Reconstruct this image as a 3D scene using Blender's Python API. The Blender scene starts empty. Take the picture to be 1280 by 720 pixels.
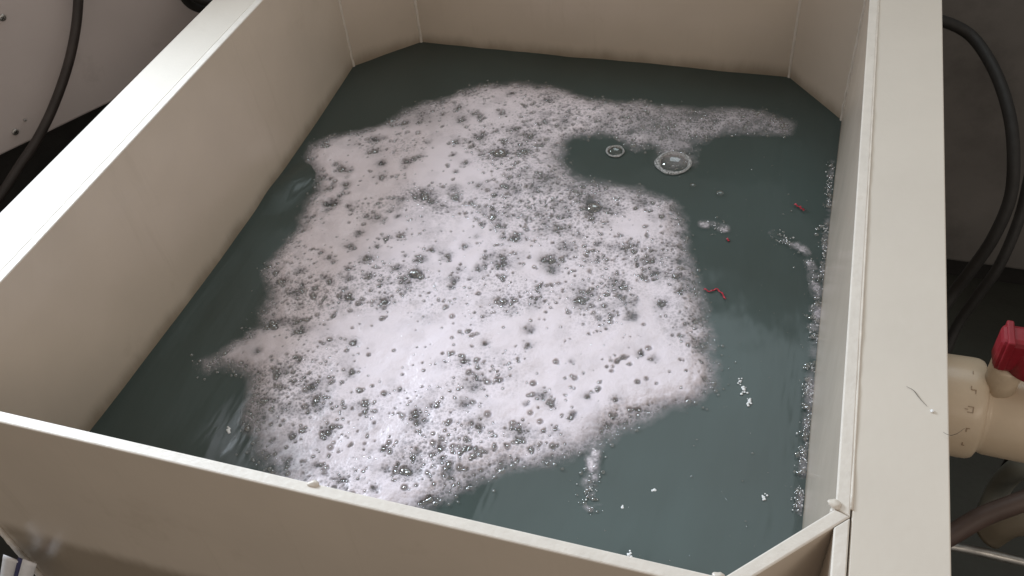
import bpy, bmesh, math, random
import numpy as np
from mathutils import Matrix, Vector

random.seed(7)
rng = np.random.default_rng(11)
scene = bpy.context.scene
COL = scene.collection

# ------------------------------------------------------------------ camera
CAM = np.array([0.0, 0.0, 1.65])
FPX = 1188.79                      # focal length in pixels of a 1280 x 720 frame
ROT = np.array([[0.95422211, -0.15494811, 0.25583442],
                [0.28924996, 0.69574847, -0.65747132],
                [-0.07612247, 0.70137376, 0.7087173]])
cam = bpy.data.cameras.new('camera')
cam.sensor_width = 36.0
cam.lens = FPX / 1280 * 36.0
cam.clip_start = 0.01
cam.clip_end = 60.0
cam_ob = bpy.data.objects.new('camera', cam)
m4 = Matrix([[*ROT[0], CAM[0]], [*ROT[1], CAM[1]], [*ROT[2], CAM[2]], [0, 0, 0, 1]])
cam_ob.matrix_world = m4
COL.objects.link(cam_ob)
scene.camera = cam_ob

# ------------------------------------------------------------------ world, lamps, exposure
world = bpy.data.worlds.new('World')
scene.world = world
world.use_nodes = True
bg = world.node_tree.nodes['Background']
bg.inputs['Color'].default_value = (1.0, 0.905, 0.81, 1)     # warm light bounced round the workshop
bg.inputs['Strength'].default_value = 0.35


def area(name, loc, aim, sx, sy, watts, color):
    l = bpy.data.lights.new(name, 'AREA')
    l.shape = 'RECTANGLE'
    l.size, l.size_y, l.energy, l.color = sx, sy, watts, color
    o = bpy.data.objects.new(name, l)
    o.location = loc
    o.rotation_euler = (Vector(aim) - Vector(loc)).to_track_quat('-Z', 'Y').to_euler()
    COL.objects.link(o)
    return o


area('window_light', (-1.95, 1.35, 1.80), (-0.30, 0.70, 0.62), 0.75, 0.58, 58, (0.77, 0.885, 1.0))
area('roof_light', (-0.15, 2.55, 3.25), (-0.15, 1.0, 0.62), 2.0, 1.4, 18, (0.80, 0.94, 1.0))
area('warm_fill', (1.15, -0.85, 2.15), (-0.60, 0.60, 0.75), 1.2, 0.35, 4.8, (1.0, 0.87, 0.74))  # added warm fill, unseen, lifts the left wall and front panel

scene.view_settings.view_transform = 'Standard'
scene.view_settings.look = 'None'
scene.view_settings.exposure = 0.25
scene.view_settings.gamma = 1.0
scene.view_settings.use_curve_mapping = False
scene.render.engine = 'CYCLES'
cy = scene.cycles
cy.use_denoising = True
cy.max_bounces = 10
cy.transparent_max_bounces = 24
cy.sample_clamp_indirect = 6.0

# ------------------------------------------------------------------ helpers
RIM = 0.90
WATER = 0.6225


def ray(px, py):
    return ROT @ np.array([px - 640.0, 360.0 - py, -FPX])


def on_z(px, py, z):
    v = ray(px, py)
    return CAM + v * ((z - CAM[2]) / v[2])


def on_plane(px, py, n, pt):
    v = ray(px, py)
    n = np.array(n, float)
    return CAM + v * ((n @ (np.array(pt) - CAM)) / (n @ v))


def project(P):
    """world points (N,3) -> where they were measured in the photograph"""
    q = (P - CAM) @ ROT
    return 640 - q[:, 0] / q[:, 2] * FPX, 360 + q[:, 1] / q[:, 2] * FPX


def tag(o, label=None, cat=None, group=None, kind=None):
    if label: o['label'] = label
    if cat: o['category'] = cat
    if group: o['group'] = group
    if kind: o['kind'] = kind
    return o


def empty(name, loc):
    o = bpy.data.objects.new(name, None)
    o.location = loc
    o.empty_display_size = 0.05
    COL.objects.link(o)
    return o


def link(name, me, mat=None, parent=None, smooth=False):
    o = bpy.data.objects.new(name, me)
    if mat is not None and not me.materials:
        me.materials.append(mat)
    COL.objects.link(o)
    if parent is not None:
        o.parent = parent
        o.matrix_parent_inverse = Matrix.Translation(parent.location).inverted()
    if smooth:
        me.polygons.foreach_set('use_smooth', [True] * len(me.polygons))
    return o


def from_bm(name, bm, mat, parent=None, smooth=False):
    bmesh.ops.recalc_face_normals(bm, faces=bm.faces)
    me = bpy.data.meshes.new(name)
    bm.to_mesh(me)
    bm.free()
    return link(name, me, mat, parent, smooth)


def bevel(bm, w, seg=2):
    bmesh.ops.bevel(bm, geom=[e for e in bm.edges if e.calc_face_angle(0) > 0.5], offset=w,
                    segments=seg, profile=0.5, affect='EDGES', clamp_overlap=True)


def box_bm(x0, x1, y0, y1, z0, z1, bev=0.0):
    bm = bmesh.new()
    bmesh.ops.create_cube(bm, size=1)
    for v in bm.verts:
        v.co = Vector((x0 + (x1 - x0) * (v.co.x + .5), y0 + (y1 - y0) * (v.co.y + .5), z0 + (z1 - z0) * (v.co.z + .5)))
    if bev:
        bevel(bm, bev)
    return bm


def prism_bm(poly, z0, z1, bev=0.0):
    bm = bmesh.new()
    a = [bm.verts.new((x, y, z0)) for x, y in poly]
    b = [bm.verts.new((x, y, z1)) for x, y in poly]
    bm.faces.new(a[::-1]); bm.faces.new(b)
    for i in range(len(poly)):
        j = (i + 1) % len(poly)
        bm.faces.new((a[i], a[j], b[j], b[i]))
    bmesh.ops.recalc_face_normals(bm, faces=bm.faces)
    if bev:
        bevel(bm, bev)
    return bm


def lathe_bm(profile, origin, axis='X', seg=48):
    """profile: list of (distance along axis, radius)"""
    bm = bmesh.new()
    rings = []
    for d, r in profile:
        ring = []
        for k in range(seg):
            a = 2 * math.pi * k / seg
            c, s = r * math.cos(a), r * math.sin(a)
            co = {'X': (d, c, s), 'Y': (c, d, s), 'Z': (c, s, d)}[axis]
            ring.append(bm.verts.new(Vector(origin) + Vector(co)))
        rings.append(ring)
    for i in range(len(rings) - 1):
        for k in range(seg):
            j = (k + 1) % seg
            bm.faces.new((rings[i][k], rings[i][j], rings[i + 1][j], rings[i + 1][k]))
    bm.faces.new(rings[0][::-1]); bm.faces.new(rings[-1])
    return bm


def spline(pts, n):
    P = [Vector(p) for p in pts]
    P = [P[0] * 2 - P[1]] + P + [P[-1] * 2 - P[-2]]
    out = []
    for i in range(1, len(P) - 2):
        for k in range(n):
            t = k / n
            a, b, c, d = P[i - 1], P[i], P[i + 1], P[i + 2]
            out.append(0.5 * ((2 * b) + (c - a) * t + (2 * a - 5 * b + 4 * c - d) * t * t + (3 * b - a - 3 * c + d) * t ** 3))
    out.append(P[-2])
    return out


def tube_bm(pts, r, seg=14, n=10):
    path = spline(pts, n)
    rr = r if callable(r) else (lambda t: r)
    bm = bmesh.new()
    up = Vector((0.13, 0.21, 0.97))
    rings = []
    for i, p in enumerate(path):
        t = (path[min(i + 1, len(path) - 1)] - path[max(i - 1, 0)]).normalized()
        u = (up - t * up.dot(t)).normalized()
        w = t.cross(u)
        up = u
        R = rr(i / (len(path) - 1))
        rings.append([bm.verts.new(p + (u * math.cos(a) + w * math.sin(a)) * R)
                      for a in (2 * math.pi * k / seg for k in range(seg))])
    for i in range(len(rings) - 1):
        for k in range(seg):
            j = (k + 1) % seg
            bm.faces.new((rings[i][k], rings[i][j], rings[i + 1][j], rings[i + 1][k]))
    bm.faces.new(rings[0][::-1]); bm.faces.new(rings[-1])
    return bm


# value noise (numpy)
_T = np.random.default_rng(5).random((256, 256))


def vnoise(x, y, seed=0):
    x = np.asarray(x) + seed * 17.31
    y = np.asarray(y) + seed * 9.77
    xi, yi = np.floor(x).astype(int), np.floor(y).astype(int)
    fx, fy = x - xi, y - yi
    fx, fy = fx * fx * (3 - 2 * fx), fy * fy * (3 - 2 * fy)
    g = lambda a, b: _T[a & 255, b & 255]
    return (g(xi, yi) * (1 - fx) + g(xi + 1, yi) * fx) * (1 - fy) + (g(xi, yi + 1) * (1 - fx) + g(xi + 1, yi + 1) * fx) * fy


def fbm(x, y, f, octv=4, seed=0):
    s, a, t = 0.0, 1.0, 0.0
    for k in range(octv):
        s = s + a * vnoise(x * f, y * f, seed + k * 3)
        t += a
        a *= 0.5
        f *= 2.03
    return s / t


def sstep(a, b, x):
    t = np.clip((x - a) / (b - a), 0, 1)
    return t * t * (3 - 2 * t)


# ------------------------------------------------------------------ materials
def new_mat(name):
    m = bpy.data.materials.new(name)
    m.use_nodes = True
    return m, m.node_tree.nodes, m.node_tree.links, m.node_tree.nodes['Principled BSDF']


def noise_node(N, L, scale, detail=4, rough=0.55, coord='Object', dim=None):
    tc = N.new('ShaderNodeTexCoord')
    n = N.new('ShaderNodeTexNoise')
    n.inputs['Scale'].default_value = scale
    n.inputs['Detail'].default_value = detail
    n.inputs['Roughness'].default_value = rough
    if dim:
        mp = N.new('ShaderNodeMapping')
        mp.inputs['Scale'].default_value = dim
        L.new(tc.outputs[coord], mp.inputs['Vector'])
        L.new(mp.outputs[0], n.inputs['Vector'])
    else:
        L.new(tc.outputs[coord], n.inputs['Vector'])
    return n


def simple(name, col, rough=0.5, var=0.10, scale=9.0, bump=0.0, bscale=120.0, metal=0.0, dirt=None):
    """plain surface with mottled colour, uneven gloss and fine relief"""
    m, N, L, P = new_mat(name)
    P.inputs['Metallic'].default_value = metal
    n = noise_node(N, L, scale)
    r = N.new('ShaderNodeValToRGB')
    r.color_ramp.elements[0].position, r.color_ramp.elements[1].position = 0.3, 0.72
    lo = tuple(c * (1 - var) for c in col) + (1,)
    hi = tuple(min(1, c * (1 + var)) for c in col) + (1,)
    r.color_ramp.elements[0].color, r.color_ramp.elements[1].color = lo, hi
    L.new(n.outputs[0], r.inputs[0])
    out = r.outputs[0]
    if dirt:
        dcol, lo_p, hi_p, amt, dscale = dirt
        n2 = noise_node(N, L, dscale, 8, 0.68)
        rr = N.new('ShaderNodeMapRange')
        rr.inputs[1].default_value, rr.inputs[2].default_value = lo_p, hi_p
        rr.inputs[4].default_value = amt
        L.new(n2.outputs[0], rr.inputs[0])
        mx = N.new('ShaderNodeMix'); mx.data_type = 'RGBA'
        L.new(rr.outputs[0], mx.inputs[0]); L.new(out, mx.inputs[6])
        mx.inputs[7].default_value = (*dcol, 1)
        out = mx.outputs[2]
    L.new(out, P.inputs['Base Color'])
    n3 = noise_node(N, L, scale * 2.3, 6, 0.6)
    mr = N.new('ShaderNodeMapRange')
    mr.inputs[3].default_value, mr.inputs[4].default_value = rough * 0.75, min(1, rough * 1.3)
    L.new(n3.outputs[0], mr.inputs[0]); L.new(mr.outputs[0], P.inputs['Roughness'])
    if bump:
        n4 = noise_node(N, L, bscale, 3, 0.5)
        b = N.new('ShaderNodeBump')
        b.inputs['Strength'].default_value = bump
        b.inputs['Distance'].default_value = 0.002
        L.new(n4.outputs[0], b.inputs['Height']); L.new(b.outputs[0], P.inputs['Normal'])
    return m


M_PP = simple('beige_plastic_sheet', (0.61, 0.525, 0.437), 0.20, 0.05, 5.0, 0.10, 40,
              dirt=((0.36, 0.29, 0.21), 0.60, 0.82, 0.35, 7.0))
M_RIM = simple('beige_plastic_rim', (0.68, 0.625, 0.555), 0.58, 0.04, 6.0, 0.12, 90,
               dirt=((0.42, 0.36, 0.29), 0.62, 0.85, 0.35, 11.0))
def add_tideline(m):
    N, L = m.node_tree.nodes, m.node_tree.links
    P = N['Principled BSDF']
    src = P.inputs['Base Color'].links[0].from_socket
    tc = N.new('ShaderNodeTexCoord'); sx = N.new('ShaderNodeSeparateXYZ'); L.new(tc.outputs['Object'], sx.inputs[0])
    n = noise_node(N, L, 14.0, 5, 0.6, dim=(1, 1, 0.35))
    mm = N.new('ShaderNodeMath'); mm.operation = 'MULTIPLY_ADD'
    L.new(n.outputs[0], mm.inputs[0]); mm.inputs[1].default_value = -0.045; L.new(sx.outputs[2], mm.inputs[2])
    mr = N.new('ShaderNodeMapRange'); mr.interpolation_type = 'SMOOTHSTEP'
    for i, v in enumerate((WATER - 0.028, WATER + 0.010, 0.62, 0.0)): mr.inputs[1 + i].default_value = v
    L.new(mm.outputs[0], mr.inputs[0])
    mx = N.new('ShaderNodeMix'); mx.data_type = 'RGBA'
    L.new(mr.outputs[0], mx.inputs[0]); L.new(src, mx.inputs[6]); mx.inputs[7].default_value = (0.17, 0.125, 0.075, 1)
    st = noise_node(N, L, 26.0, 6, 0.7, dim=(1, 1, 0.06))      # old runs down the sheet
    m2 = N.new('ShaderNodeMapRange')
    for i, v in enumerate((0.58, 0.80, 0.0, 0.30)): m2.inputs[1 + i].default_value = v
    L.new(st.outputs[0], m2.inputs[0])
    mx2 = N.new('ShaderNodeMix'); mx2.data_type = 'RGBA'
    L.new(m2.outputs[0], mx2.inputs[0]); L.new(mx.outputs[2], mx2.inputs[6]); mx2.inputs[7].default_value = (0.40, 0.33, 0.25, 1)
    L.new(mx2.outputs[2], P.inputs['Base Color'])


add_tideline(M_PP)
M_EDGE = simple('sawn_plastic_edge', (0.74, 0.69, 0.63), 0.5, 0.06, 40.0, 0.25, 160,
                dirt=((0.42, 0.35, 0.27), 0.60, 0.80, 0.5, 30.0))
M_WELD = simple('pale_plastic_weld', (0.68, 0.62, 0.55), 0.32, 0.08, 60.0, 0.3, 200)
M_CAB = simple('grey_painted_steel', (0.56, 0.50, 0.485), 0.42, 0.08, 3.0, 0.08, 150,
               dirt=((0.16, 0.13, 0.11), 0.60, 0.85, 0.5, 6.0))
M_DARK = simple('dark_grey_enamel', (0.17, 0.16, 0.152), 0.5, 0.2, 4.0, 0.1, 80,
                dirt=((0.03, 0.026, 0.024), 0.5, 0.8, 0.6, 5.0))
M_RUBBER = simple('black_rubber', (0.016, 0.0145, 0.0135), 0.62, 0.25, 30.0, 0.15, 300)
M_BROWNRUB = simple('dusty_black_cable', (0.035, 0.027, 0.024), 0.5, 0.25, 25.0, 0.15, 300)
M_PVC = simple('beige_pvc', (0.60, 0.49, 0.36), 0.30, 0.06, 14.0, 0.08, 90,
               dirt=((0.30, 0.22, 0.15), 0.58, 0.85, 0.5, 16.0))
M_RED = simple('red_plastic', (0.22, 0.005, 0.014), 0.5, 0.15, 20.0, 0.15, 120)
M_STEEL = simple('worn_steel', (0.42, 0.41, 0.39), 0.35, 0.2, 60.0, 0.1, 200, metal=0.9)
M_FLOOR = simple('green_floor_paint', (0.036, 0.040, 0.032), 0.55, 0.25, 3.0, 0.3, 60,
                 dirt=((0.025, 0.021, 0.018), 0.42, 0.7, 0.85, 2.4))
M_BRN = simple('brown_rubber_hose', (0.085, 0.055, 0.045), 0.5, 0.2, 20.0, 0.1, 100)
M_MARK = simple('brown_moulded_mark', (0.34, 0.25, 0.17), 0.5, 0.1, 40.0)
M_GREYHOSE = simple('grey_vinyl_hose', (0.16, 0.165, 0.145), 0.35, 0.15, 20.0)
M_DIMPVC = simple('dimmed_pvc', (0.17, 0.14, 0.10), 0.5, 0.2, 14.0)  # beige pvc darkened to carry the dimness under the valve
M_HAIR = simple('dark_hair', (0.03, 0.02, 0.014), 0.4, 0.2, 100.0)
M_WHITE = simple('white_fabric', (0.72, 0.71, 0.72), 0.7, 0.05, 80.0, 0.3, 500)
M_BLUE = simple('navy_fabric', (0.045, 0.045, 0.12), 0.7, 0.1, 80.0, 0.3, 500)
M_FLECK = simple('white_fleck', (0.88, 0.89, 0.90), 0.3, 0.05, 300.0, 0.4, 900)
M_REDBIT = simple('red_film_scrap', (0.50, 0.02, 0.05), 0.3, 0.2, 200.0)

# murky water: the suspended dirt hides everything below the surface
M_WATER, N, L, P = new_mat('murky_green_water')
n = noise_node(N, L, 2.6, 3, 0.5)
r = N.new('ShaderNodeValToRGB')
r.color_ramp.elements[0].position, r.color_ramp.elements[1].position = 0.30, 0.75
r.color_ramp.elements[0].color = (0.050, 0.062, 0.056, 1)
r.color_ramp.elements[1].color = (0.066, 0.092, 0.088, 1)
L.new(n.outputs[0], r.inputs[0]); L.new(r.outputs[0], P.inputs['Base Color'])
P.inputs['Roughness'].default_value = 0.11
P.inputs['IOR'].default_value = 1.33
n2 = noise_node(N, L, 9.0, 3, 0.5, dim=(1.8, 0.5, 1.0))
b = N.new('ShaderNodeBump')
b.inputs['Strength'].default_value = 0.50
b.inputs['Distance'].default_value = 0.006
L.new(n2.outputs[0], b.inputs['Height']); L.new(b.outputs[0], P.inputs['Normal'])

# foam: white froth, open where the film is thin so that the water shows through
M_FOAM, N, L, P = new_mat('white_froth')
P.inputs['Base Color'].default_value = (0.815, 0.735, 0.785, 1)
P.inputs['Roughness'].default_value = 0.30
P.inputs['IOR'].default_value = 1.36
ac = N.new('ShaderNodeAttribute'); ac.attribute_name = 'cover'
ag = N.new('ShaderNodeAttribute'); ag.attribute_name = 'coarse'
tc = N.new('ShaderNodeTexCoord')
vo = N.new('ShaderNodeTexVoronoi'); vo.inputs['Scale'].default_value = 330
L.new(tc.outputs['Object'], vo.inputs['Vector'])
vo2 = N.new('ShaderNodeTexVoronoi'); vo2.inputs['Scale'].default_value = 150
L.new(tc.outputs['Object'], vo2.inputs['Vector'])


def maprange(src, a, b_, c, d):
    mr = N.new('ShaderNodeMapRange')
    for i, v in enumerate((a, b_, c, d)):
        mr.inputs[1 + i].default_value = v
    L.new(src, mr.inputs[0])
    return mr.outputs[0]


def math_node(op, a, b_):
    mn = N.new('ShaderNodeMath'); mn.operation = op
    for i, v in enumerate((a, b_)):
        if isinstance(v, (int, float)): mn.inputs[i].default_value = v
        else: L.new(v, mn.inputs[i])
    return mn.outputs[0]


s1 = maprange(vo.outputs['Distance'], 0.25, 0.55, 1.0, 0.0)
s2 = maprange(vo2.outputs['Distance'], 0.22, 0.5, 1.0, 0.0)
sp = math_node('MAXIMUM', math_node('MULTIPLY', s1, 0.44), math_node('MULTIPLY', s2, 0.58))
hole = math_node('MULTIPLY', sp, ag.outputs['Fac'])
keep = math_node('SUBTRACT', 1.0, hole)
al = math_node('MULTIPLY', ac.outputs['Fac'], keep)
L.new(al, P.inputs['Alpha'])
bp = N.new('ShaderNodeBump')
bp.inputs['Strength'].default_value = 0.28
bp.inputs['Distance'].default_value = 0.0015
L.new(vo.outputs['Distance'], bp.inputs['Height']); L.new(bp.outputs[0], P.inputs['Normal'])

# clear soap film
M_FILM, N, L, P = new_mat('clear_soap_film')
N.remove(P)
out = N['Material Output']
tr = N.new('ShaderNodeBsdfTransparent'); tr.inputs[0].default_value = (0.96, 0.96, 0.96, 1)
gl = N.new('ShaderNodeBsdfGlossy'); gl.inputs['Roughness'].default_value = 0.06
lw = N.new('ShaderNodeLayerWeight'); lw.inputs['Blend'].default_value = 0.25
fac = maprange(lw.outputs['Facing'], 0.0, 1.0, 0.16, 0.62)
mx = N.new('ShaderNodeMixShader')
L.new(fac, mx.inputs[0]); L.new(tr.outputs[0], mx.inputs[1]); L.new(gl.outputs[0], mx.inputs[2])
L.new(mx.outputs[0], out.inputs[0])

M_CLEAR = M_FILM.copy(); M_CLEAR.name = 'thin_clear_film'
M_CLEAR.node_tree.nodes['Map Range'].inputs[3].default_value = 0.04

# ------------------------------------------------------------------ floor
fl = from_bm('floor', box_bm(-4, 4, -2, 5, -0.05, 0.0), M_FLOOR)
tag(fl, kind='structure')

# ------------------------------------------------------------------ tank
XL, XR, YF, YB = -0.871, 0.0875, 0.4075, 1.600          # inner faces
XRB = 0.0795                                             # the right wall leans in a little at the far end
TH = 0.0127                                              # sheet thickness
ZB = 0.12
inner = [(XL, YF), (0.0025, YF), (XR, 0.497), (XRB, 1.478), (-0.022, YB), (-0.764, YB), (XL, 1.490)]


def offset_poly(poly, d):
    """push each edge outwards by d (polygon runs anticlockwise)"""
    n = len(poly); res = []
    for i in range(n):
        p0, p1, p2 = (np.array(poly[k % n], float) for k in (i - 1, i, i + 1))
        e0, e1 = p1 - p0, p2 - p1
        n0 = np.array([e0[1], -e0[0]]) / np.linalg.norm(e0)
        n1 = np.array([e1[1], -e1[0]]) / np.linalg.norm(e1)
        A = np.array([n0, n1])
        res.append(tuple(np.linalg.solve(A, np.array([n0 @ p0 + d, n1 @ p0 * 0 + n1 @ p1 + d]))))
    return res


outer = offset_poly(inner, TH)
tank = tag(empty('plastic_tank', (-0.39, 1.0, 0.0)),
           'large open beige plastic tank with chamfered corners and flat side rims', 'tank')


def lerp(a, b, t):
    return (a[0] + (b[0] - a[0]) * t, a[1] + (b[1] - a[1]) * t)


def wall(i, name, bow=0.0):
    j = (i + 1) % len(inner)
    length = math.dist(inner[i], inner[j])
    g = 0.0003 / length
    a, b = lerp(inner[i], inner[j], g), lerp(inner[i], inner[j], 1 - g)
    c, d = lerp(outer[j], outer[i], g), lerp(outer[j], outer[i], 1 - g)
    bm = bmesh.new()
    nu, nz = (24, 12) if bow else (1, 1)
    nx, ny = -(b[1] - a[1]) / length, (b[0] - a[0]) / length     # inward
    grid = {}
    for side, (p, q) in enumerate(((a, b), (d, c))):
        for u in range(nu + 1):
            for k in range(nz + 1):
                z = RIM + (ZB - RIM) * k / nz
                x, y = lerp(p, q, u / nu)
                s = bow * math.sin(math.pi * u / nu) * min(1.0, (RIM - z) / 0.28) ** 0.8 if bow else 0
                grid[side, u, k] = bm.verts.new((x + nx * s, y + ny * s, z))
    for side in (0, 1):
        for u in range(nu):
            for k in range(nz):
                bm.faces.new((grid[side, u, k], grid[side, u + 1, k], grid[side, u + 1, k + 1], grid[side, u, k + 1]))
    for u in range(nu):
        for k in (0, nz):
            bm.faces.new((grid[0, u, k], grid[0, u + 1, k], grid[1, u + 1, k], grid[1, u, k]))
    for k in range(nz):
        for u in (0, nu):
            bm.faces.new((grid[0, u, k], grid[0, u, k + 1], grid[1, u, k + 1], grid[1, u, k]))
    bmesh.ops.recalc_face_normals(bm, faces=bm.faces)
    top = [e for e in bm.edges if all(abs(v.co.z - RIM) < 1e-6 for v in e.verts) and e.calc_face_angle(0) > 1.0]
    bmesh.ops.bevel(bm, geom=top, offset=0.0016, segments=2, profile=0.5, affect='EDGES')
    o = from_bm(name, bm, M_PP, tank)
    o.data.materials.append(M_EDGE)
    for p in o.data.polygons:
        if p.center.z > RIM - 0.0018: p.material_index = 1
    return o


wall(0, 'wall_panel')                 # front
wall(1, 'corner_panel')               # front right
wall(2, 'wall_panel', bow=0.005)                 # right
wall(3, 'corner_panel')               # back right
wall(4, 'wall_panel')                 # back
wall(5, 'corner_panel')               # back left
wall(6, 'wall_panel', bow=0.017)      # left
side = from_bm('side_panel', prism_bm([(XR, 0.2), (XR + TH, 0.2), (XR + TH, 0.4910), (XR, 0.4780)], ZB, RIM, 0.0014), M_PP, tank)
side.data.materials.append(M_EDGE)
for p in side.data.polygons:
    if p.center.z > RIM - 0.0018: p.material_index = 1
from_bm('tank_base', prism_bm([(p[0], p[1]) for p in offset_poly(inner, -0.001)], ZB + 0.002, ZB + 0.014), M_PP, tank)
# flat rims welded to the outside of the side walls
right_x = lambda y: XR + (XRB - XR) * max(0.0, (y - 0.497) / (1.478 - 0.497))
e_ = TH + 0.0014
RF = from_bm('rim_flange', prism_bm([(0.1824, 0.20), (0.1824, 1.72), (right_x(1.72) + e_, 1.72), (right_x(0.497) + e_, 0.497), (XR + e_, 0.20)][::-1],
                                    RIM - 0.0135, RIM - 0.0012, 0.0013), M_RIM, tank)
LF = from_bm('rim_flange', box_bm(-0.9587, XL - TH - 0.0008, 0.34, 1.72, RIM - 0.0128, RIM - 0.0005, 0.0014), M_RIM, tank)
pts = [(XL - TH - 0.0006, 0.36 + 0.05 * i, RIM - 0.0014) for i in range(28)]
from_bm('weld_bead', tube_bm(pts, 0.0017, 8, 2), M_RIM, tank, True)
# support ribs under the rims
for y in (0.52, 0.95, 1.4):
    from_bm('rim_gusset', prism_bm([(XL - TH - 0.001, y), (XL - TH - 0.001, y + 0.01), (-0.94, y + 0.01), (-0.94, y)],
                                   RIM - 0.11, RIM - 0.014, 0.001), M_PP, tank)


def bead(p, z0, z1, r=0.0032):
    """hand-run plastic weld down a corner"""
    pts = []
    k = int((z1 - z0) / 0.012)
    for i in range(k + 1):
        z = z0 + (z1 - z0) * i / k
        pts.append((p[0] + random.gauss(0, 0.0003), p[1] + random.gauss(0, 0.0003), z))
    from_bm('weld_bead', tube_bm(pts, lambda t: r * (0.9 + 0.25 * random.random()), 8, 2), M_WELD, tank, True)


for k in (3, 4, 5, 6):
    bead(inner[k], ZB + 0.02, RIM - 0.004)
bead((inner[2][0] - 0.0005, inner[2][1] + 0.001), ZB + 0.02, RIM - 0.004)
bead((outer[0][0] - 0.001, outer[0][1] - 0.001), ZB + 0.02, RIM - 0.004, 0.004)
# long weld along the inner side of the right wall top, and lumps left where welds end
pts = [(right_x(0.5 + 0.03 * i) + TH + 0.0007, 0.5 + 0.03 * i, RIM - 0.0012 + random.gauss(0, 0.0002)) for i in range(41)]
from_bm('weld_bead', tube_bm(pts, lambda t: 0.0016 * (0.8 + 0.4 * random.random()), 8, 2), M_WELD, tank, True)


def lump(loc, r, seed, squash=0.6, mat=M_WELD, name='weld_lump', parent=tank, sub=3, rough=0.35):
    bm = bmesh.new()
    bmesh.ops.create_icosphere(bm, subdivisions=sub, radius=1)
    for v in bm.verts:
        k = 1 + rough * (fbm(v.co.x * 1.0 + 3, v.co.y + v.co.z * .7 + 5, 1.3, 3, seed) - 0.5) * 2
        v.co = Vector((v.co.x * r[0] * k, v.co.y * r[1] * k, v.co.z * r[2] * k * squash)) + Vector(loc)
    return from_bm(name, bm, mat, parent, True)


lump((XR - 0.001, 0.5005, RIM + 0.001), (0.0055, 0.0050, 0.0036), 1, 0.6, M_WELD, 'weld_lump', tank, 3, 0.4)
lump((-0.0015, YF - 0.002, RIM + 0.001), (0.006, 0.005, 0.006), 2)
w = on_z(391, 606, RIM)
lump((w[0], w[1] + 0.001, RIM + 0.0003), (0.006, 0.0035, 0.004), 3)

# ------------------------------------------------------------------ water
bm = bmesh.new()
wp = offset_poly(inner, 0.005)
NX, NY = 170, 210
gx = np.linspace(XL - 0.02, XR + 0.02, NX); gy = np.linspace(YF - 0.02, YB + 0.02, NY)
GX, GY = np.meshgrid(gx, gy)
H = 0.0030 * (fbm(GX, GY, 7.0, 3, 2) - 0.5) + 0.0040 * (fbm(GX * 13, GY * 3.2, 1.0, 2, 6) - 0.5)
H = np.minimum(H, 0.0016)
for px, py, rx, ry, h in ((350, 243, 0.030, 0.040, 0.006), (376, 222, 0.026, 0.034, 0.006), (330, 295, 0.04, 0.05, 0.003)):
    c = on_z(px, py, WATER)
    H += h * np.exp(-(((GX - c[0]) / rx) ** 2 + ((GY - c[1]) / ry) ** 2) ** 1.4)
verts = [[bm.verts.new((GX[j, i], GY[j, i], WATER + H[j, i])) for i in range(NX)] for j in range(NY)]
for j in range(NY - 1):
    for i in range(NX - 1):
        bm.faces.new((verts[j][i], verts[j][i + 1], verts[j + 1][i + 1], verts[j + 1][i]))
for i in range(len(wp)):
    p, q = wp[i], wp[(i + 1) % len(wp)]
    bmesh.ops.bisect_plane(bm, geom=bm.verts[:] + bm.edges[:] + bm.faces[:], plane_co=(p[0], p[1], WATER),
                           plane_no=(q[1] - p[1], -(q[0] - p[0]), 0), clear_outer=True)
water = from_bm('water', bm, M_WATER, None, True)
if water.data.polygons[0].normal.z < 0:
    water.data.flip_normals()
tag(water, kind='structure')

# ------------------------------------------------------------------ foam
def poly_sd(poly, X, Y):
    """signed distance to a polygon, positive inside"""
    d = np.full(X.shape, 1e9); ins = np.zeros(X.shape, bool)
    n = len(poly)
    for i in range(n):
        (x0, y0), (x1, y1) = poly[i], poly[(i + 1) % n]
        ex, ey = x1 - x0, y1 - y0
        t = np.clip(((X - x0) * ex + (Y - y0) * ey) / (ex * ex + ey * ey + 1e-12), 0, 1)
        d = np.minimum(d, np.hypot(X - x0 - t * ex, Y - y0 - t * ey))
        cr = (y0 > Y) != (y1 > Y)
        ins ^= cr & (X < ex * (Y - y0) / (ey if abs(ey) > 1e-12 else 1e-12) + x0)
    return np.where(ins, d, -d)


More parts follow.
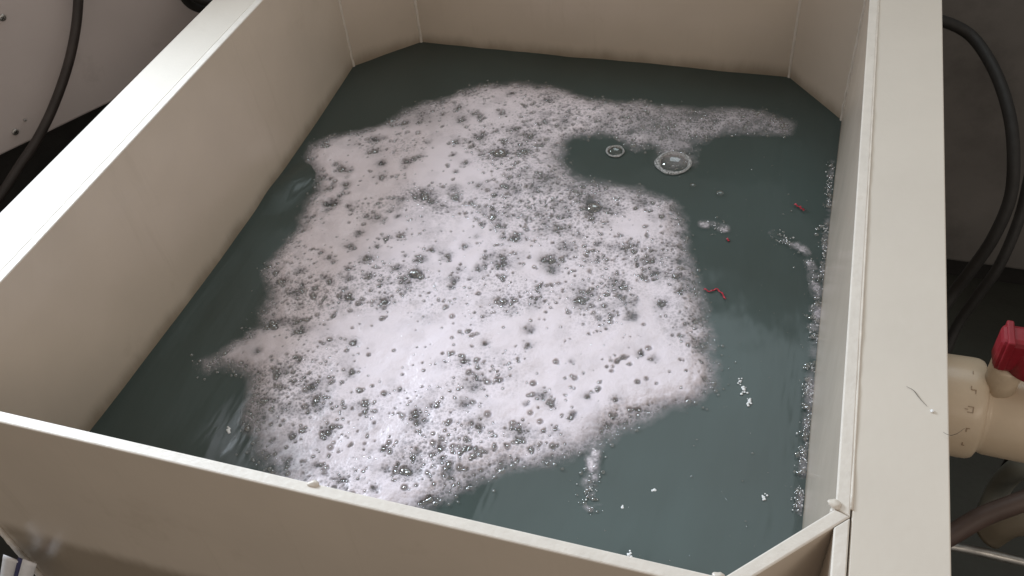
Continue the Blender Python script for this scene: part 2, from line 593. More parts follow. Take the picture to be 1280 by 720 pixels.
def domes_mesh(name, B, seg=10, rings=4):
    """B rows: x, y, z of centre, radius, squash"""
    B = np.asarray(B)
    n = len(B)
    a = np.arange(seg) * 2 * np.pi / seg
    uv = [(np.cos(a) * np.cos(e), np.sin(a) * np.cos(e), np.full(seg, np.sin(e)))
          for e in np.linspace(-0.25, np.pi / 2 * (1 - 0.45 / rings), rings)]
    base = np.concatenate([np.stack(u, 1) for u in uv] + [np.array([[0, 0, 1.0]])])
    nv = len(base)
    V = base[None] * np.stack([B[:, 3], B[:, 3], B[:, 3] * B[:, 4]], 1)[:, None] + B[:, None, :3]
    quads = [(r_ * seg + k, r_ * seg + (k + 1) % seg, (r_ + 1) * seg + (k + 1) % seg, (r_ + 1) * seg + k)
             for r_ in range(rings - 1) for k in range(seg)]
    tris = [((rings - 1) * seg + k, (rings - 1) * seg + (k + 1) % seg, nv - 1) for k in range(seg)]
    off = (np.arange(n) * nv)[:, None, None]
    Q = (np.array(quads)[None] + off).reshape(-1, 4); T = (np.array(tris)[None] + off).reshape(-1, 3)
    me = bpy.data.meshes.new(name)
    me.vertices.add(n * nv); me.vertices.foreach_set('co', V.reshape(-1).astype(np.float32))
    me.loops.add(Q.size + T.size)
    me.loops.foreach_set('vertex_index', np.concatenate([Q.reshape(-1), T.reshape(-1)]).astype(np.int32))
    me.polygons.add(len(Q) + len(T))
    me.polygons.foreach_set('loop_start', np.concatenate([np.arange(len(Q)) * 4, Q.size + np.arange(len(T)) * 3]).astype(np.int32))
    me.update(calc_edges=True); me.validate()
    me.polygons.foreach_set('use_smooth', [True] * len(me.polygons))
    return me


def grid_mesh(name, X, Y, Z, keep, attrs):
    ny, nx = X.shape
    cell = keep[:-1, :-1] | keep[1:, :-1] | keep[:-1, 1:] | keep[1:, 1:]
    jj, ii = np.nonzero(cell)
    v0 = jj * nx + ii
    Q = np.stack([v0, v0 + 1, v0 + nx + 1, v0 + nx], 1)
    used = np.unique(Q)
    remap = np.zeros(nx * ny, np.int32); remap[used] = np.arange(len(used))
    Q = remap[Q]
    V = np.stack([X.ravel()[used], Y.ravel()[used], Z.ravel()[used]], 1)
    me = bpy.data.meshes.new(name)
    me.vertices.add(len(V)); me.vertices.foreach_set('co', V.reshape(-1).astype(np.float32))
    me.loops.add(Q.size); me.loops.foreach_set('vertex_index', Q.reshape(-1).astype(np.int32))
    me.polygons.add(len(Q)); me.polygons.foreach_set('loop_start', (np.arange(len(Q)) * 4).astype(np.int32))
    me.update(calc_edges=True)
    for k, a in attrs.items():
        at = me.attributes.new(k, 'FLOAT', 'POINT')
        at.data.foreach_set('value', a.ravel()[used].astype(np.float32))
    me.polygons.foreach_set('use_smooth', [True] * len(Q))
    return me


def gauss_map(PX, PY, spots):
    g = np.zeros(PX.shape)
    for x, y, rx, ry, a in spots:
        g += a * np.exp(-((PX - x) / rx) ** 2 - ((PY - y) / ry) ** 2)
    return g


OUT = [(385, 182), (420, 168), (470, 158), (520, 132), (560, 120), (600, 107), (640, 104), (690, 108), (730, 120),
       (770, 130), (800, 125), (830, 131), (870, 137), (920, 134), (960, 141), (992, 154), (988, 170), (950, 168),
       (900, 171), (872, 182), (868, 210), (840, 215), (822, 205), (815, 188), (790, 190), (760, 170), (716, 176),
       (704, 200), (722, 221), (760, 228), (800, 236), (842, 252), (860, 275), (862, 310), (876, 345), (886, 380),
       (893, 420), (898, 460), (893, 488), (872, 505), (840, 515), (800, 530), (770, 547), (730, 570), (690, 580),
       (640, 590), (600, 605), (566, 622), (540, 640), (480, 660), (400, 650), (345, 612), (315, 575), (300, 530),
       (306, 500), (310, 472), (285, 462), (256, 468), (249, 452), (290, 432), (322, 405), (335, 372), (326, 345),
       (345, 315), (368, 290), (378, 256), (393, 240), (389, 215), (379, 200)]
poly = [tuple(on_z(x, y, WATER)[:2]) for x, y in OUT]
PA = np.array(poly)
CELL = 0.0013
gx = np.arange(PA[:, 0].min() - 0.02, PA[:, 0].max() + 0.02, CELL)
gy = np.arange(PA[:, 1].min() - 0.02, PA[:, 1].max() + 0.02, CELL)
X, Y = np.meshgrid(gx, gy)
PX, PY = project(np.stack([X.ravel(), Y.ravel(), np.full(X.size, WATER)], 1))
PX, PY = PX.reshape(X.shape), PY.reshape(X.shape)
sd = poly_sd(poly, X, Y)
sd = sd + 0.016 * (fbm(X, Y, 22, 3, 1) - 0.5) + 0.012 * (fbm(X, Y, 90, 3, 4) - 0.5)
thin = gauss_map(PX, PY, [(880, 152, 70, 28, .50), (960, 155, 40, 22, .40), (845, 200, 40, 26, .65), (800, 160, 40, 25, .35),
                          (318, 530, 30, 55, .55), (345, 585, 45, 35, .50), (275, 455, 35, 20, .45), (320, 395, 30, 40, .40),
                          (865, 265, 35, 35, .35), (880, 360, 25, 40, .35), (780, 545, 60, 22, .30), (400, 172, 60, 14, .30),
                          (640, 108, 100, 10, .25), (520, 148, 60, 16, .3), (700, 200, 26, 26, .25), (740, 240, 26, 16, .5)])
cream = gauss_map(PX, PY, [(570, 215, 70, 45, .9), (430, 315, 60, 36, 1.), (540, 430, 75, 55, 1.), (750, 455, 90, 55, 1.),
                           (600, 330, 50, 40, .6), (420, 215, 45, 35, .8), (620, 140, 60, 22, .6), (820, 480, 45, 30, .8),
                           (340, 440, 40, 22, .7), (640, 520, 60, 30, .6), (450, 560, 60, 25, .5), (690, 340, 30, 22, .4),
                           (660, 420, 40, 30, .6), (800, 290, 30, 22, .5)])
rough = gauss_map(PX, PY, [(690, 200, 70, 55, .9), (680, 265, 80, 40, .8), (460, 360, 80, 30, .7), (350, 500, 60, 60, .6),
                           (870, 155, 110, 25, .9), (500, 260, 80, 25, .5), (720, 370, 60, 35, .5), (560, 575, 90, 30, .6),
                           (840, 300, 50, 50, .7), (640, 480, 90, 40, .4), (380, 250, 40, 50, .3), (850, 400, 40, 60, .4)])
nz = fbm(X, Y, 16, 4, 8)
coarse = np.clip(0.34 + 1.5 * (nz - 0.5) + 0.75 * rough - 0.62 * cream, 0, 1)
coarse = np.clip(coarse + 0.7 * (1 - sstep(0.0, 0.03, sd)), 0, 1)
cover = sstep(-0.008, 0.030, sd) * np.clip(1 - thin * (0.55 + 0.9 * fbm(X, Y, 45, 3, 12)), 0.04, 1)
cover *= 0.97 - 0.25 * sstep(0.50, 0.72, fbm(X, Y, 38, 4, 20)) * (0.3 + coarse)
thick = sstep(-0.004, 0.045, sd) * (0.003 + 0.011 * fbm(X, Y, 13, 3, 30)) * (1 - 0.6 * np.clip(thin, 0, 1))
thick += 0.0022 * (fbm(X, Y, 60, 3, 31) - 0.5) * sstep(0, 0.015, sd)
thick = np.maximum(thick, 0)


def at(A, x, y):
    i = np.clip(((np.asarray(x) - gx[0]) / CELL + .5).astype(int), 0, len(gx) - 1)
    j = np.clip(((np.asarray(y) - gy[0]) / CELL + .5).astype(int), 0, len(gy) - 1)
    return A[j, i]


def soft(x, y, R, a):
    """a loose spot in the froth where the film is thin and bubbly"""
    k = int(R * 3 / CELL); i = int((x - gx[0]) / CELL); j = int((y - gy[0]) / CELL)
    sl = (slice(max(j - k, 0), j + k), slice(max(i - k, 0), i + k))
    g_ = np.exp(-((X[sl] - x) ** 2 + (Y[sl] - y) ** 2) / R ** 2) * (0.5 + 1.0 * fbm(X[sl], Y[sl], 130, 2, 50))
    cover[sl] *= np.clip(1 - a * g_, 0, 1)
    coarse[sl] = np.clip(coarse[sl] + 0.8 * g_, 0, 1)
    thick[sl] *= np.clip(1 - 0.5 * a * g_, 0, 1)


bub = []            # x, y, radius, openness
BIG = [(625, 190, 10, .93), (742, 257, 11, .85), (520, 341, 8, .85), (480, 376, 7, .8), (531, 245, 8, .75), (617, 271, 6, .85),
       (727, 374, 8, .75), (630, 376, 8, .5), (827, 380, 7, .75), (505, 586, 13, .6), (535, 622, 10, .9), (550, 560, 6, .7),
       (440, 464, 7, .7), (435, 372, 6, .75), (440, 427, 7, .7), (520, 520, 8, .75), (586, 562, 6, .75), (586, 605, 6, .75),
       (614, 598, 6, .6), (580, 452, 7, .6), (660, 430, 6, .6), (735, 495, 6, .6), (700, 285, 6, .7), (690, 325, 7, .7),
       (680, 325, 5, .7), (740, 272, 6, .5), (815, 325, 6, .7), (778, 358, 6, .6), (647, 298, 6, .8), (470, 270, 5, .6),
       (600, 145, 4, .6), (682, 153, 5, .7), (663, 168, 6, .8), (655, 186, 6, .85), (676, 180, 5, .7), (645, 160, 5, .7),
       (467, 188, 7, .65), (427, 210, 6, .6), (573, 135, 5, .5), (505, 152, 6, .5), (530, 240, 5, .8), (540, 252, 5, .8),
       (880, 430, 6, .5), (870, 400, 6, .5), (845, 345, 7, .6), (790, 305, 6, .5), (560, 318, 5, .6), (410, 540, 8, .7),
       (345, 470, 8, .6), (330, 500, 9, .6), (395, 500, 8, .6), (365, 545, 8, .65), (455, 505, 7, .65), (350, 350, 6, .5),
       (340, 405, 10, .6), (690, 505, 7, .5), (715, 520, 6, .5), (770, 500, 6, .5), (800, 510, 6, .55), (760, 530, 6, .5),
       (650, 550, 7, .6), (600, 535, 6, .6), (480, 560, 6, .6), (430, 600, 5, .6), (695, 535, 5, .6), (665, 560, 5, .6)]
for _ in range(75):                                  # round dark bubbles over the far left half
    BIG.append((395 + 260 * rng.random(), 135 + 215 * rng.random(), 2.5 + 3.5 * rng.random() ** 1.5, 0.45 + 0.35 * rng.random()))
for x, y, rp, o in BIG:
    if y > 400: rp *= 0.78
    p = on_z(x, y, WATER + 0.010)
    if at(sd, p[0], p[1]) < 0.004: continue
    dist = np.linalg.norm(p - CAM)
    R = rp / FPX * dist
    bub.append((p[0], p[1], R * (1.0 if rp >= 8 and o > .8 else 0.72), o))
    soft(p[0], p[1], R * 1.5, o * 0.55)
    # dark spots are mostly clumps of a few bubbles
    for _ in range(1 + int(rp * 0.4)):
        a, q = rng.random() * 2 * np.pi, R * (0.25 + 1.0 * rng.random())
        bub.append((p[0] + q * np.cos(a), p[1] + q * np.sin(a) * 1.1, R * (0.22 + 0.4 * rng.random()), o * (.75 + .25 * rng.random())))
lo, hi = PA.min(0), PA.max(0)
C = rng.random((700, 2)) * (hi - lo) + lo
for x, y in C:                                       # loose spots
    if at(sd, x, y) < 0.006 or rng.random() > 0.12 + 0.6 * at(coarse, x, y): continue
    soft(x, y, 0.004 + 0.009 * rng.random() ** 1.5, 0.25 + 0.4 * rng.random())
C = rng.random((2600, 2)) * (hi - lo) + lo
for x, y in C:                                       # clumps
    if at(sd, x, y) < 0.004 or rng.random() > at(coarse, x, y) ** 1.4 * 0.26 + 0.03: continue
    R = 0.003 + 0.006 * rng.random() ** 2
    o = 0.4 + 0.45 * rng.random()
    for _ in range(rng.integers(2, 9)):
        bub.append((x + rng.normal() * R, y + rng.normal() * R, 0.0013 + 0.0030 * rng.random() ** 1.8, o * (.7 + .3 * rng.random())))
C = rng.random((2600, 2)) * (hi - lo) + lo
for x, y in C:                                       # single middling bubbles all over the patch
    if at(sd, x, y) < 0.004 or rng.random() > at(coarse, x, y) * 0.5 + 0.30: continue
    R = 0.0018 + 0.0036 * rng.random() ** 2
    o = 0.30 + 0.5 * rng.random()
    bub.append((x, y, R, o))
    if rng.random() < 0.45:
        a = rng.random() * 6.283
        bub.append((x + R * 1.2 * np.cos(a), y + R * 1.2 * np.sin(a), R * (0.4 + 0.4 * rng.random()), o * .8))
C = rng.random((23000, 2)) * (hi - lo) + lo
for x, y in C:                                       # single small bubbles
    if at(sd, x, y) < 0.0 or rng.random() > at(coarse, x, y) * 0.55 + 0.03: continue
    bub.append((x, y, 0.0009 + 0.0022 * rng.random() ** 2.2, 0.25 + 0.6 * rng.random()))
bub = np.array(bub)
ztop = thick.copy()
domes = []
for x, y, R, o in bub:
    i0, i1 = int((x - R * 1.3 - gx[0]) / CELL), int((x + R * 1.3 - gx[0]) / CELL) + 2
    j0, j1 = int((y - R * 1.3 - gy[0]) / CELL), int((y + R * 1.3 - gy[0]) / CELL) + 2
    if i0 < 0 or j0 < 0 or i1 >= len(gx) or j1 >= len(gy): continue
    sl = (slice(j0, j1), slice(i0, i1))
    h0 = float(at(thick, x, y))
    d = np.hypot(X[sl] - x, Y[sl] - y) / R
    cover[sl] *= 1 - (o * (0.95 if R > 0.006 else 0.78)) * (1 - sstep(0.55, 1.15, d))
    dep = np.sqrt(np.clip(1 - d * d, 0, 1)) * R * 0.9
    ztop[sl] = np.maximum(np.minimum(ztop[sl], np.maximum(ztop[sl] - dep, 0.0004)), 0.0)
    if R > 0.0011:
        domes.append((x, y, WATER + 0.0012 + max(h0 - 0.25 * R, 0.0002), R * 0.98, 0.55 + 0.4 * rng.random()))
# stray bubbles drifting off the edge
C = rng.random((9000, 2)) * (hi - lo + 0.03) + lo - 0.015
for x, y in C:
    d = at(sd, x, y)
    if -0.022 < d < 0.004 and rng.random() < 0.35 * (1 + d / 0.022):
        domes.append((x, y, WATER + 0.0015, 0.0010 + 0.0024 * rng.random() ** 2.5, 0.8))
for _ in range(150):                                 # a few specks of froth out on the open water
    x, y = 0.08 - 0.30 * rng.random(), 0.50 + 0.85 * rng.random()
    if at(sd, x, y) < -0.004 and x < right_x(y) - 0.01:
        domes.append((x, y, WATER + 0.0012, 0.0006 + 0.0014 * rng.random() ** 3, 0.7))
# glistening beads on the skin of the froth
C = rng.random((16000, 2)) * (hi - lo) + lo
for x, y in C:
    if at(sd, x, y) < 0.002 or rng.random() > 0.40 + 0.5 * at(coarse, x, y): continue
    domes.append((x, y, WATER + 0.001 + float(at(ztop, x, y)), 0.0006 + 0.0010 * rng.random() ** 2, 0.9))
cover = np.maximum(cover, 0.11 * sstep(0.004, 0.03, sd) * np.clip(1 - thin, 0, 1))
foam = link('foam', grid_mesh('foam', X, Y, WATER + 0.0022 + ztop, cover > 0.012, {'cover': cover, 'coarse': coarse}), M_FOAM)
tag(foam, 'wide patch of white soapy froth floating on the dark water', 'foam', kind='stuff')
bb = link('bubbles', domes_mesh('bubbles', domes, 8, 4), M_FILM, foam)
bb['kind'] = 'stuff'
print('foam cells', len(foam.data.polygons), 'domes', len(domes), len(bb.data.polygons))


# ------------------------------------------------------------------ loose froth along the right wall and round the patch
def froth_strip(name, label, path, width, n_film, n_bub, rmin, rmax, seed):
    """thin broken film plus small bubbles along a line of points measured on the water"""
    g = np.random.default_rng(seed)
    W = [on_z(x, y, WATER) for x, y in path]
    sp_ = np.array([tuple(p) for p in spline([tuple(p) for p in W], 12)])
    lo_, hi_ = sp_.min(0) - 0.03, sp_.max(0) + 0.03
    c_ = 0.0014
    xs, ys = np.arange(lo_[0], hi_[0], c_), np.arange(lo_[1], hi_[1], c_)
    XX, YY = np.meshgrid(xs, ys)
    dd = np.full(XX.shape, 9.0)
    for q in sp_:
        dd = np.minimum(dd, np.hypot(XX - q[0], YY - q[1]))
    nn = fbm(XX, YY, 55, 4, seed)
    cv = (1 - sstep(0.1, 1.0, dd / width)) * sstep(0.40, 0.75, nn) * n_film * (0.5 + 0.8 * fbm(XX, YY, 260, 2, seed + 4))
    cv = np.maximum(cv, 0.16 * (1 - sstep(0.15, 0.55, dd / width)) * sstep(0.25, 0.6, nn))
    cv *= (XX < XR - (XR - XRB) * np.clip((YY - 0.497) / 0.981, 0, 1) - 0.0045)
    o = link(name, grid_mesh(name, XX, YY, WATER + 0.0026 + 0.0015 * nn, cv > 0.03, {'cover': cv, 'coarse': np.full(XX.shape, .8)}), M_FOAM)
    tag(o, label, 'foam', kind='stuff')
    B = []
    for _ in range(n_bub):
        q = sp_[g.integers(len(sp_))]
        R = rmin + (rmax - rmin) * g.random() ** 2.5
        x, y = q[0] + g.normal() * width * .5, q[1] + g.normal() * width * .6
        if x + R > right_x(y) - 0.003: continue
        if vnoise(x * 70, y * 70, seed) < 0.36: continue
        B.append((x, y, WATER + 0.0020, R, 0.7 + 0.3 * g.random()))
    F_ = []
    for _ in range(int(n_bub * 0.6)):
        q = sp_[g.integers(len(sp_))]
        R = 0.0005 + 0.0009 * g.random() ** 2
        x, y = q[0] + g.normal() * width * .45, q[1] + g.normal() * width * .5
        if x + R > right_x(y) - 0.003: continue
        if vnoise(x * 70, y * 70, seed) < 0.45: continue
        F_.append((x, y, WATER + 0.0022, R, 0.8))
    f_ = link('froth_beads', domes_mesh('froth_beads', F_, 7, 3), M_FLECK, o)
    f_['kind'] = 'stuff'
    b_ = link('bubbles', domes_mesh('bubbles', B, 10, 4), M_FILM, o)
    b_['kind'] = 'stuff'
    return o


froth_strip('foam_fringe', 'line of small bubbles along the foot of the right wall', [(1041, 205), (1037, 260), (1031, 330), (1022, 400), (1015, 470), (1011, 520), (1006, 580), (1002, 640)],
            0.011, 0.32, 900, 0.0010, 0.0042, 3)
froth_strip('foam_arc', 'curved wisp of thin froth near the right wall', [(968, 295), (985, 302), (1003, 315), (1014, 340), (1020, 370), (1018, 410)],
            0.013, 0.6, 150, 0.0008, 0.0026, 5)
froth_strip('foam_wisp', 'short feathery wisp of froth below the main foam patch', [(742, 562), (738, 590), (735, 615), (740, 632)],
            0.014, 1.0, 70, 0.0010, 0.0035, 9)
froth_strip('foam_tuft', 'faint tuft of froth right of the main foam patch', [(880, 282), (893, 284), (905, 288)],
            0.013, 0.75, 50, 0.0008, 0.0020, 13)

# ------------------------------------------------------------------ single bubbles
def soap_bubble(px, py, rp, label, ring=True):
    c = on_z(px, py, WATER + 0.002)
    R = rp / FPX * np.linalg.norm(c - CAM)
    root = tag(empty('soap_bubble', (c[0], c[1], WATER)), label, 'bubble', 'single bubbles on the open water')
    link('film', domes_mesh('film', [(c[0], c[1], WATER + 0.002, R, 0.62)], 32, 12), M_CLEAR, root)
    if ring:
        bm = bmesh.new(); seg, sub = 48, 8
        rr = []
        for k in range(seg):
            a = 2 * math.pi * k / seg
            w_ = R * (0.07 + 0.16 * float(vnoise(k / 5.0, rp, 3)))
            rr.append([bm.verts.new((c[0] + math.cos(a) * (R * 1.02 + w_ * math.cos(t)), c[1] + math.sin(a) * (R * 1.02 + w_ * math.cos(t)),
                                     WATER + 0.0022 + w_ * 0.7 * math.sin(t))) for t in (2 * math.pi * s / sub for s in range(sub))])
        for k in range(seg):
            for s in range(sub):
                bm.faces.new((rr[k][s], rr[(k + 1) % seg][s], rr[(k + 1) % seg][(s + 1) % sub], rr[k][(s + 1) % sub]))
        from_bm('froth_ring', bm, M_FROTH, root, True)


M_FROTH = simple('froth_bits', (0.62, 0.62, 0.62), 0.4, 0.15, 300.0, 0.5, 700)
N, L = M_FROTH.node_tree.nodes, M_FROTH.node_tree.links
n_ = noise_node(N, L, 420.0, 3)
mr = N.new('ShaderNodeMapRange'); mr.inputs[1].default_value, mr.inputs[2].default_value = 0.38, 0.62
mr.inputs[3].default_value = 0.10
L.new(n_.outputs[0], mr.inputs[0]); L.new(mr.outputs[0], N['Principled BSDF'].inputs['Alpha'])
soap_bubble(842, 204, 19, 'large clear bubble with a froth rim beside the notch in the foam')
soap_bubble(769, 189, 10, 'small clear bubble inside the dark notch of the foam')
soap_bubble(900, 242, 5, 'tiny clear bubble on open water right of the big ringed bubble', False)
soap_bubble(866, 232, 4, 'tiny clear bubble just below the big ringed bubble', False)

# white bead clusters built in place of bright glints on the water
FL = [(925, 476, 3, 5, 'topmost of the white flecks in a row right of the foam'),
      (930, 486, 4, 8, 'long white fleck in the row right of the foam'),
      (937, 500, 4, 7, 'lowest white fleck of the row right of the foam'),
      (778, 634, 7, 4, 'largest white glint fleck on the water by the front wall'),
      (818, 612, 4, 4, 'round white glint fleck above the largest fleck'),
      (955, 621, 3, 5, 'small white fleck on water near the front right corner'),
      (786, 693, 8, 4, 'flat white fleck touching the front wall edge'),
      (285, 537, 6, 4, 'white glint fleck on dark water left of the foam')]
for k, (x, y, a, b_, lab) in enumerate(FL):
    c = on_z(x, y, WATER + 0.002)
    s = np.linalg.norm(c - CAM) / FPX
    g = np.random.default_rng(60 + k)
    hd = [(c[0], c[1], WATER + 0.0010, min(a, b_) * s * 0.55, 0.5)]
    for _ in range(9):
        hd.append((c[0] + g.normal() * a * s * .42, c[1] + g.normal() * b_ * s * .55, WATER + 0.0010, s * (0.5 + 1.3 * g.random()), 0.55))
    o = link('glint_fleck', domes_mesh('glint_fleck', hd, 12, 5), M_FLECK)
    tag(o, lab, 'foam fleck', 'white flecks on the open water')

# red scraps floating on the water
def scrap(pts, label, w_=0.0016):
    W = [tuple(on_z(x, y, WATER + 0.003)) for x, y in pts]
    bm = bmesh.new()
    path = spline(W, 6)
    prev = None
    for i, p in enumerate(path):
        t = (path[min(i + 1, len(path) - 1)] - path[max(i - 1, 0)]).normalized()
        sdir = Vector((-t.y, t.x, 0.25 * math.sin(i))).normalized() * w_ * (0.5 + 0.6 * abs(math.sin(i * 0.9 + 1)))
        lift = Vector((0, 0, 0.0012 * math.sin(i * 1.1)))
        row = [bm.verts.new(p + sdir + lift), bm.verts.new(p - sdir + lift),
               bm.verts.new(p - sdir + lift - Vector((0, 0, .0005))), bm.verts.new(p + sdir + lift - Vector((0, 0, .0005)))]
        if prev:
            for k in range(4):
                bm.faces.new((prev[k], prev[(k + 1) % 4], row[(k + 1) % 4], row[k]))
        else: bm.faces.new(row[::-1])
        prev = row
    bm.faces.new(prev)
    return tag(from_bm('red_scrap', bm, M_REDBIT, None), label, 'debris', 'red scraps on the water')


scrap([(993, 255), (999, 258), (1003, 261), (1006, 263)], 'bright red scrap floating near the right wall')
scrap([(880, 361), (888, 364), (895, 361), (902, 366), (907, 374)], 'curled dark red scrap touching the right edge of the foam', 0.0011)
scrap([(908, 298), (912, 301)], 'tiny red speck between the other two red scraps', 0.0016)

# ------------------------------------------------------------------ hairs and crumb on the right rim
def hair(pts, label):
    o = from_bm('hair', tube_bm(pts, lambda t: 0.00028 * (1 - 0.6 * abs(2 * t - 1)), 6, 8), M_HAIR, None, True)
    return tag(o, label, 'hair')


ZF = RIM - 0.0005
hair([tuple(on_z(x, y, ZF)) for x, y in ((1133, 483), (1142, 488), (1149, 497), (1159, 508))], 'short dark hair lying flat on the right rim')
hair([tuple(on_z(1179, 540, ZF + .001)), tuple(on_z(1184, 543, ZF + .002)), tuple(on_z(1190, 544, ZF + .004)), tuple(on_z(1198, 541, ZF + .004)), tuple(on_z(1206, 535, ZF + .001))],
     'curled dark hair hanging over the outer edge of the right rim')
c = on_z(1165, 514, ZF)
tag(lump((c[0], c[1], ZF + 0.0004), (0.0016, 0.0018, 0.0014), 41, 0.6, M_FLECK, 'crumb', None, 2), 'tiny white crumb beside the hair on the right rim', 'crumb')

# ------------------------------------------------------------------ ball valve on the right
AX = (0.0, 0.738, 0.782)
valve = tag(empty('ball_valve', (0.27, AX[1], AX[2])), 'beige plastic ball valve with red handle beside the right rim', 'valve')
from_bm('pipe', lathe_bm([(XR + TH + 0.001, 0.038), (0.175, 0.038)], AX), M_PVC, valve, True)
nut = from_bm('union_nut', lathe_bm([(0.160, 0.047), (0.163, 0.0525), (0.175, 0.0545), (0.226, 0.0555), (0.233, 0.0552), (0.2375, 0.0535), (0.2395, 0.050), (0.2395, 0.046)], AX, seg=64), M_PVC, valve, True)
from_bm('body', lathe_bm([(0.236, 0.0465), (0.2405, 0.0478), (0.2425, 0.0462), (0.245, 0.0460), (0.250, 0.0475), (0.29, 0.0485), (0.34, 0.0475), (0.344, 0.045)], AX, seg=64), M_PVC, valve, True)
from_bm('union_nut', lathe_bm([(0.345, 0.046), (0.347, 0.0535), (0.352, 0.0552), (0.40, 0.055), (0.41, 0.052), (0.412, 0.04)], AX, seg=64), M_PVC, valve, True)
from_bm('pipe', lathe_bm([(0.40, 0.0375), (0.95, 0.0375)], AX), M_PVC, valve, True)
from_bm('stem', lathe_bm([(0.040, 0.0175), (0.060, 0.0160), (0.064, 0.0170), (0.078, 0.0170), (0.080, 0.016)], (0.250, AX[1], AX[2]), 'Z', 32), M_PVC, valve, True)
# handle: hub with two ribbed wings along the pipe
hx, hz = 0.270, AX[2] + 0.079
bm = box_bm(hx - 0.038, hx + 0.075, AX[1] - 0.014, AX[1] + 0.014, hz + 0.001, hz + 0.046, 0.006)
handle = from_bm('handle', bm, M_RED, valve)
from_bm('handle_hub', lathe_bm([(0.0, 0.022), (0.003, 0.025), (0.030, 0.0215), (0.034, 0.018)], (hx, AX[1], hz), 'Z', 40), M_RED, handle, True)
for k in range(4):
    x = hx - 0.030 + 0.020 * k
    from_bm('grip_rib', box_bm(x - 0.0035, x + 0.0035, AX[1] - 0.0165, AX[1] + 0.0165, hz + 0.006, hz + 0.0475, 0.0015), M_RED, handle)
# moulded marks round the nut
def mark(ang, strokes):
    for du, dx, lu, lx in strokes:
        bm = bmesh.new(); bmesh.ops.create_cube(bm, size=1)
        R = 0.0557
        for v in bm.verts:
            a = math.radians(ang) + (du + v.co.y * lu) / R
            rr = R + v.co.z * 0.0006
            v.co = Vector((0.222 + dx + v.co.x * lx, AX[1] - rr * math.cos(a), AX[2] + rr * math.sin(a)))
        from_bm('moulded_mark', bm, M_MARK, nut)


mark(92, [(0, 0, .0045, .0010)])
mark(70, [(0, 0.001, .0010, .0050), (0.002, -0.0015, .0040, .0009), (-.002, 0.003, .0040, .0009)])
mark(48, [(0, 0.0025, .0065, .0009), (.003, 0, .0009, .0055), (-.003, 0, .0009, .0055), (0, -.004, .0009, .003)])
mark(25, [(0, 0, .0045, .0012), (.002, .0015, .0010, .0030)])
mark(6, [(0, 0, .0035, .0011), (-.002, .001, .0010, .0026)])

# ------------------------------------------------------------------ machine and hoses on the right
mc = tag(empty('machine_housing', (0.8, 2.0, 0.0)), 'dark grey machine housing behind the right rim', 'machine')
from_bm('housing', box_bm(0.205, 1.6, 1.78, 2.6, 0.06, 1.5, 0.008), M_DARK, mc)
from_bm('plinth', box_bm(0.23, 1.55, 1.80, 2.55, 0.0, 0.06), M_RUBBER, mc)
P_ = lambda x, y, z: tuple(on_z(x, y, z))
hose = from_bm('hose', tube_bm([P_(1120, 40, 0.80), P_(1150, 25, 0.79), P_(1180, 27, 0.78), P_(1215, 46, 0.76), P_(1244, 90, 0.74), P_(1262, 145, 0.71), P_(1267, 200, 0.67),
                                P_(1262, 250, 0.62), P_(1240, 300, 0.56), P_(1212, 340, 0.50), P_(1188, 372, 0.45), P_(1160, 420, 0.40), P_(1150, 480, .38)], 0.0098, 16, 8), M_RUBBER, None, True)
tag(hose, 'black rubber hose bowing out beside the right rim above the valve', 'hose')
h2 = from_bm('hose', tube_bm([P_(1330, 60, .7), P_(1292, 200, 0.62), P_(1275, 270, 0.55), P_(1250, 330, 0.48), P_(1222, 370, 0.42), P_(1195, 410, 0.36), P_(1170, 470, .3)], 0.009, 16, 8), M_RUBBER, None, True)
tag(h2, 'second black hose running just below the bowed hose at right', 'hose')
h3 = from_bm('hose', tube_bm([P_(1150, 690, .33), P_(1190, 668, 0.34), P_(1230, 645, 0.36), P_(1280, 626, 0.38), P_(1340, 600, .40)], 0.015, 16, 8), M_BRN, None, True)
tag(h3, 'brown rubber hose crossing under the beige valve', 'hose')
h4 = from_bm('pipe', tube_bm([P_(1150, 676, .22), P_(1195, 684, .22), P_(1225, 690, .215), P_(1290, 705, .21), P_(1340, 716, .2)], 0.008, 12, 6), M_STEEL, None, True)
tag(h4, 'thin grey steel pipe low down at the bottom right', 'pipe')
pe = tag(empty('pipe_elbow', P_(1290, 655, .20)), 'darkened beige plastic pipe elbow under the brown hose', 'pipe')
from_bm('bend', tube_bm([P_(1235, 668, .18), P_(1262, 652, .22), P_(1295, 650, .24), P_(1340, 662, .24)], 0.026, 20, 8), M_DIMPVC, pe, True)
from_bm('collar', tube_bm([P_(1290, 649, .24), P_(1306, 652, .24)], 0.031, 20, 4), M_DIMPVC, pe, True)
g1 = from_bm('hose', tube_bm([P_(1235, 640, .28), P_(1248, 612, .32), P_(1262, 594, .36), P_(1282, 582, .40), P_(1320, 575, .42)], 0.017, 16, 8), M_GREYHOSE, None, True)
tag(g1, 'short grey vinyl hose under the valve at right edge', 'hose')
g2 = from_bm('cable', tube_bm([P_(1225, 640, .18), P_(1246, 608, .22), P_(1258, 580, .30), P_(1275, 560, .36)], 0.006, 10, 8), M_RUBBER, None, True)
tag(g2, 'thin black cable behind the grey hose under the valve', 'cable')

# ------------------------------------------------------------------ cabinet and cables on the left
CN = np.array([0.868, -0.497, 0.0])
CD = np.array([0.497, 0.868, 0.0])
C0 = np.array([-1.387, 1.049, 0.0])
cabz = 0.65


def cab_pt(px, py, out=0.0):
    return on_plane(px, py, CN, C0 + CN * out)


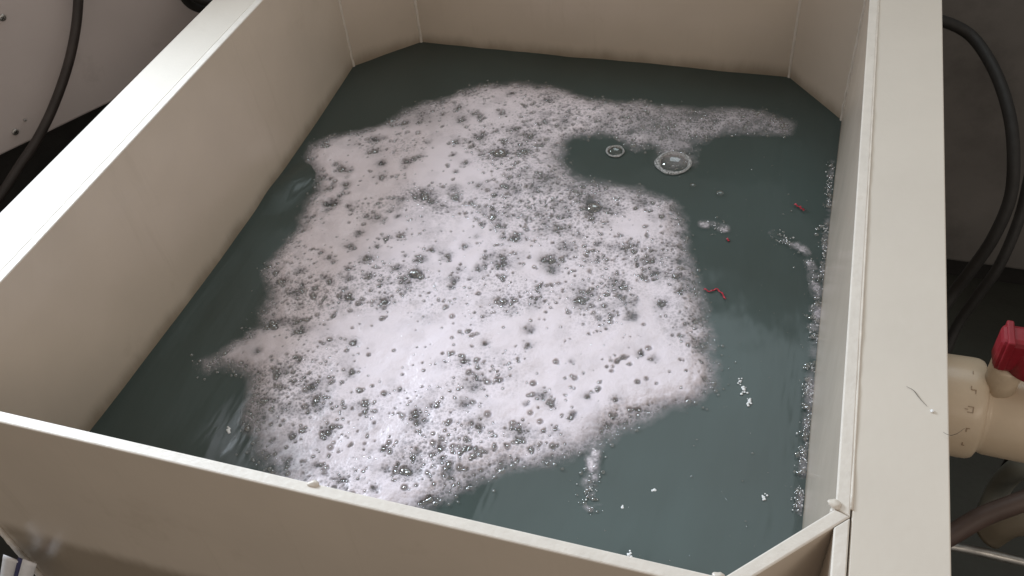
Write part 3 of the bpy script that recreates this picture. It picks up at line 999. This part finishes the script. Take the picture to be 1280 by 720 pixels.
cab = tag(empty('equipment_cabinet', tuple(C0)), 'grey painted steel cabinet with screw heads left of the tank', 'cabinet')
a = C0 - CD * 0.75; b_ = C0 + CD * 0.84
ply = [tuple(a[:2]), tuple(b_[:2]), tuple((b_ - CN * 0.6)[:2]), tuple((a - CN * 0.6)[:2])]
from_bm('housing', prism_bm(ply, cabz, 1.22, 0.004), M_CAB, cab)
a2 = C0 + CD * 0.20
top = [tuple(a2[:2]), tuple(b_[:2]), tuple((b_ - CN * 0.45)[:2]), tuple((a2 - CN * 0.45)[:2])]
from_bm('light_blocker', prism_bm(top, 1.221, 2.05, 0.004), M_CAB, cab)  # unseen tall block added to keep window light off the far end
ins = [tuple((np.array([*p, 0]) - CN * 0.05 * 0)[:2]) for p in ply]
cen = np.mean(np.array(ply), 0)
from_bm('plinth', prism_bm([tuple(cen + (np.array(p) - cen) * 0.88) for p in ply], 0.0, cabz - 0.001), M_RUBBER, cab)
for px, py, r_ in ((19, 165, 0.0062), (3, 22, 0.0062), (31, 150, 0.0026)):
    p = cab_pt(px, py, 0.001)
    bm = lathe_bm([(0.0, r_), (0.0012, r_), (0.0024, r_ * 0.82), (0.0030, r_ * 0.45)], (0, 0, 0), 'X', 20)
    bm.transform(Matrix.Rotation(math.atan2(CN[1], CN[0]), 4, 'Z'))
    bm.transform(Matrix.Translation(Vector(p)))
    s_ = from_bm('screw', bm, M_STEEL, cab, True)
    if r_ > .004:
        for ang in (35, 125):
            bm = box_bm(0.0026, 0.0034, -r_ * .6, r_ * .6, -0.0006, 0.0006)
            bm.transform(Matrix.Rotation(math.radians(ang), 4, 'X'))
            bm.transform(Matrix.Rotation(math.atan2(CN[1], CN[0]), 4, 'Z'))
            bm.transform(Matrix.Translation(Vector(p)))
            from_bm('slot', bm, M_RUBBER, s_)
cp = [tuple(cab_pt(x, y, o)) for x, y, o in ((100, -60, .03), (98, 0, .03), (94, 40, .035), (84, 85, .04), (66, 135, .045), (46, 175, .05), (24, 208, .06), (0, 245, .07), (-40, 300, .08))]
cb = from_bm('cable', tube_bm(cp, 0.0085, 14, 8), M_BROWNRUB, None, True)
tag(cb, 'thick dark cable hanging down in front of the grey cabinet', 'cable')
for k, (rr, dz, lab) in enumerate(((0.052, 0.0, 'outer loop of black cable coiled behind the left rim'), (0.036, 0.006, 'inner loop of black cable coiled behind the left rim'))):
    ctr = cab_pt(258, -22, 0.035 + 0.02 * k)
    pts = [tuple(ctr + CD * rr * math.cos(t) + np.array([0, 0, 1.0]) * rr * math.sin(t) + CN * 0.004 * math.sin(3 * t)) for t in np.linspace(0.4, 0.4 + 2 * math.pi * .97, 15)]
    tag(from_bm('cable_loop', tube_bm(pts, 0.0085, 12, 6), M_RUBBER, None, True), lab, 'cable', 'coiled cable loops')

# striped cloth strip and bracket at the front left foot of the picture
def front_pt(px, py, y):
    return on_plane(px, py, (0, 1, 0), (0, y, 0))


br = from_bm('support_bracket', box_bm(-0.935, -0.8905, 0.46, 0.50, 0.25, 0.80, 0.003), M_CAB, None)
tag(br, 'narrow grey upright bracket at the front left corner of the tank', 'bracket')
q = front_pt(30, 706, 0.37)
st = tag(empty('striped_cloth', tuple(q)), 'white and navy striped cloth strip at the lower left of the tank', 'cloth')
for k, (dx, m_) in enumerate(((-0.016, M_WHITE), (0.0, M_BLUE), (0.012, M_WHITE))):
    wv = (0.010, 0.0045, 0.009)[k]
    bm = bmesh.new(); prev = None
    for i in range(14):
        t = i / 13
        x = q[0] + dx - 0.05 * t; z = q[2] + 0.012 - 0.10 * t; y = q[1] - 0.012 * math.sin(2.4 * t) + 0.002 * math.sin(5 * t + k)
        row = [bm.verts.new((x - wv, y, z)), bm.verts.new((x + wv, y, z + wv * -0.6)), bm.verts.new((x + wv, y + .0015, z + wv * -0.6)), bm.verts.new((x - wv, y + .0015, z))]
        if prev:
            for s in range(4): bm.faces.new((prev[s], prev[(s + 1) % 4], row[(s + 1) % 4], row[s]))
        else: bm.faces.new(row[::-1])
        prev = row
    bm.faces.new(prev)
    from_bm('stripe', bm, m_, st, True)
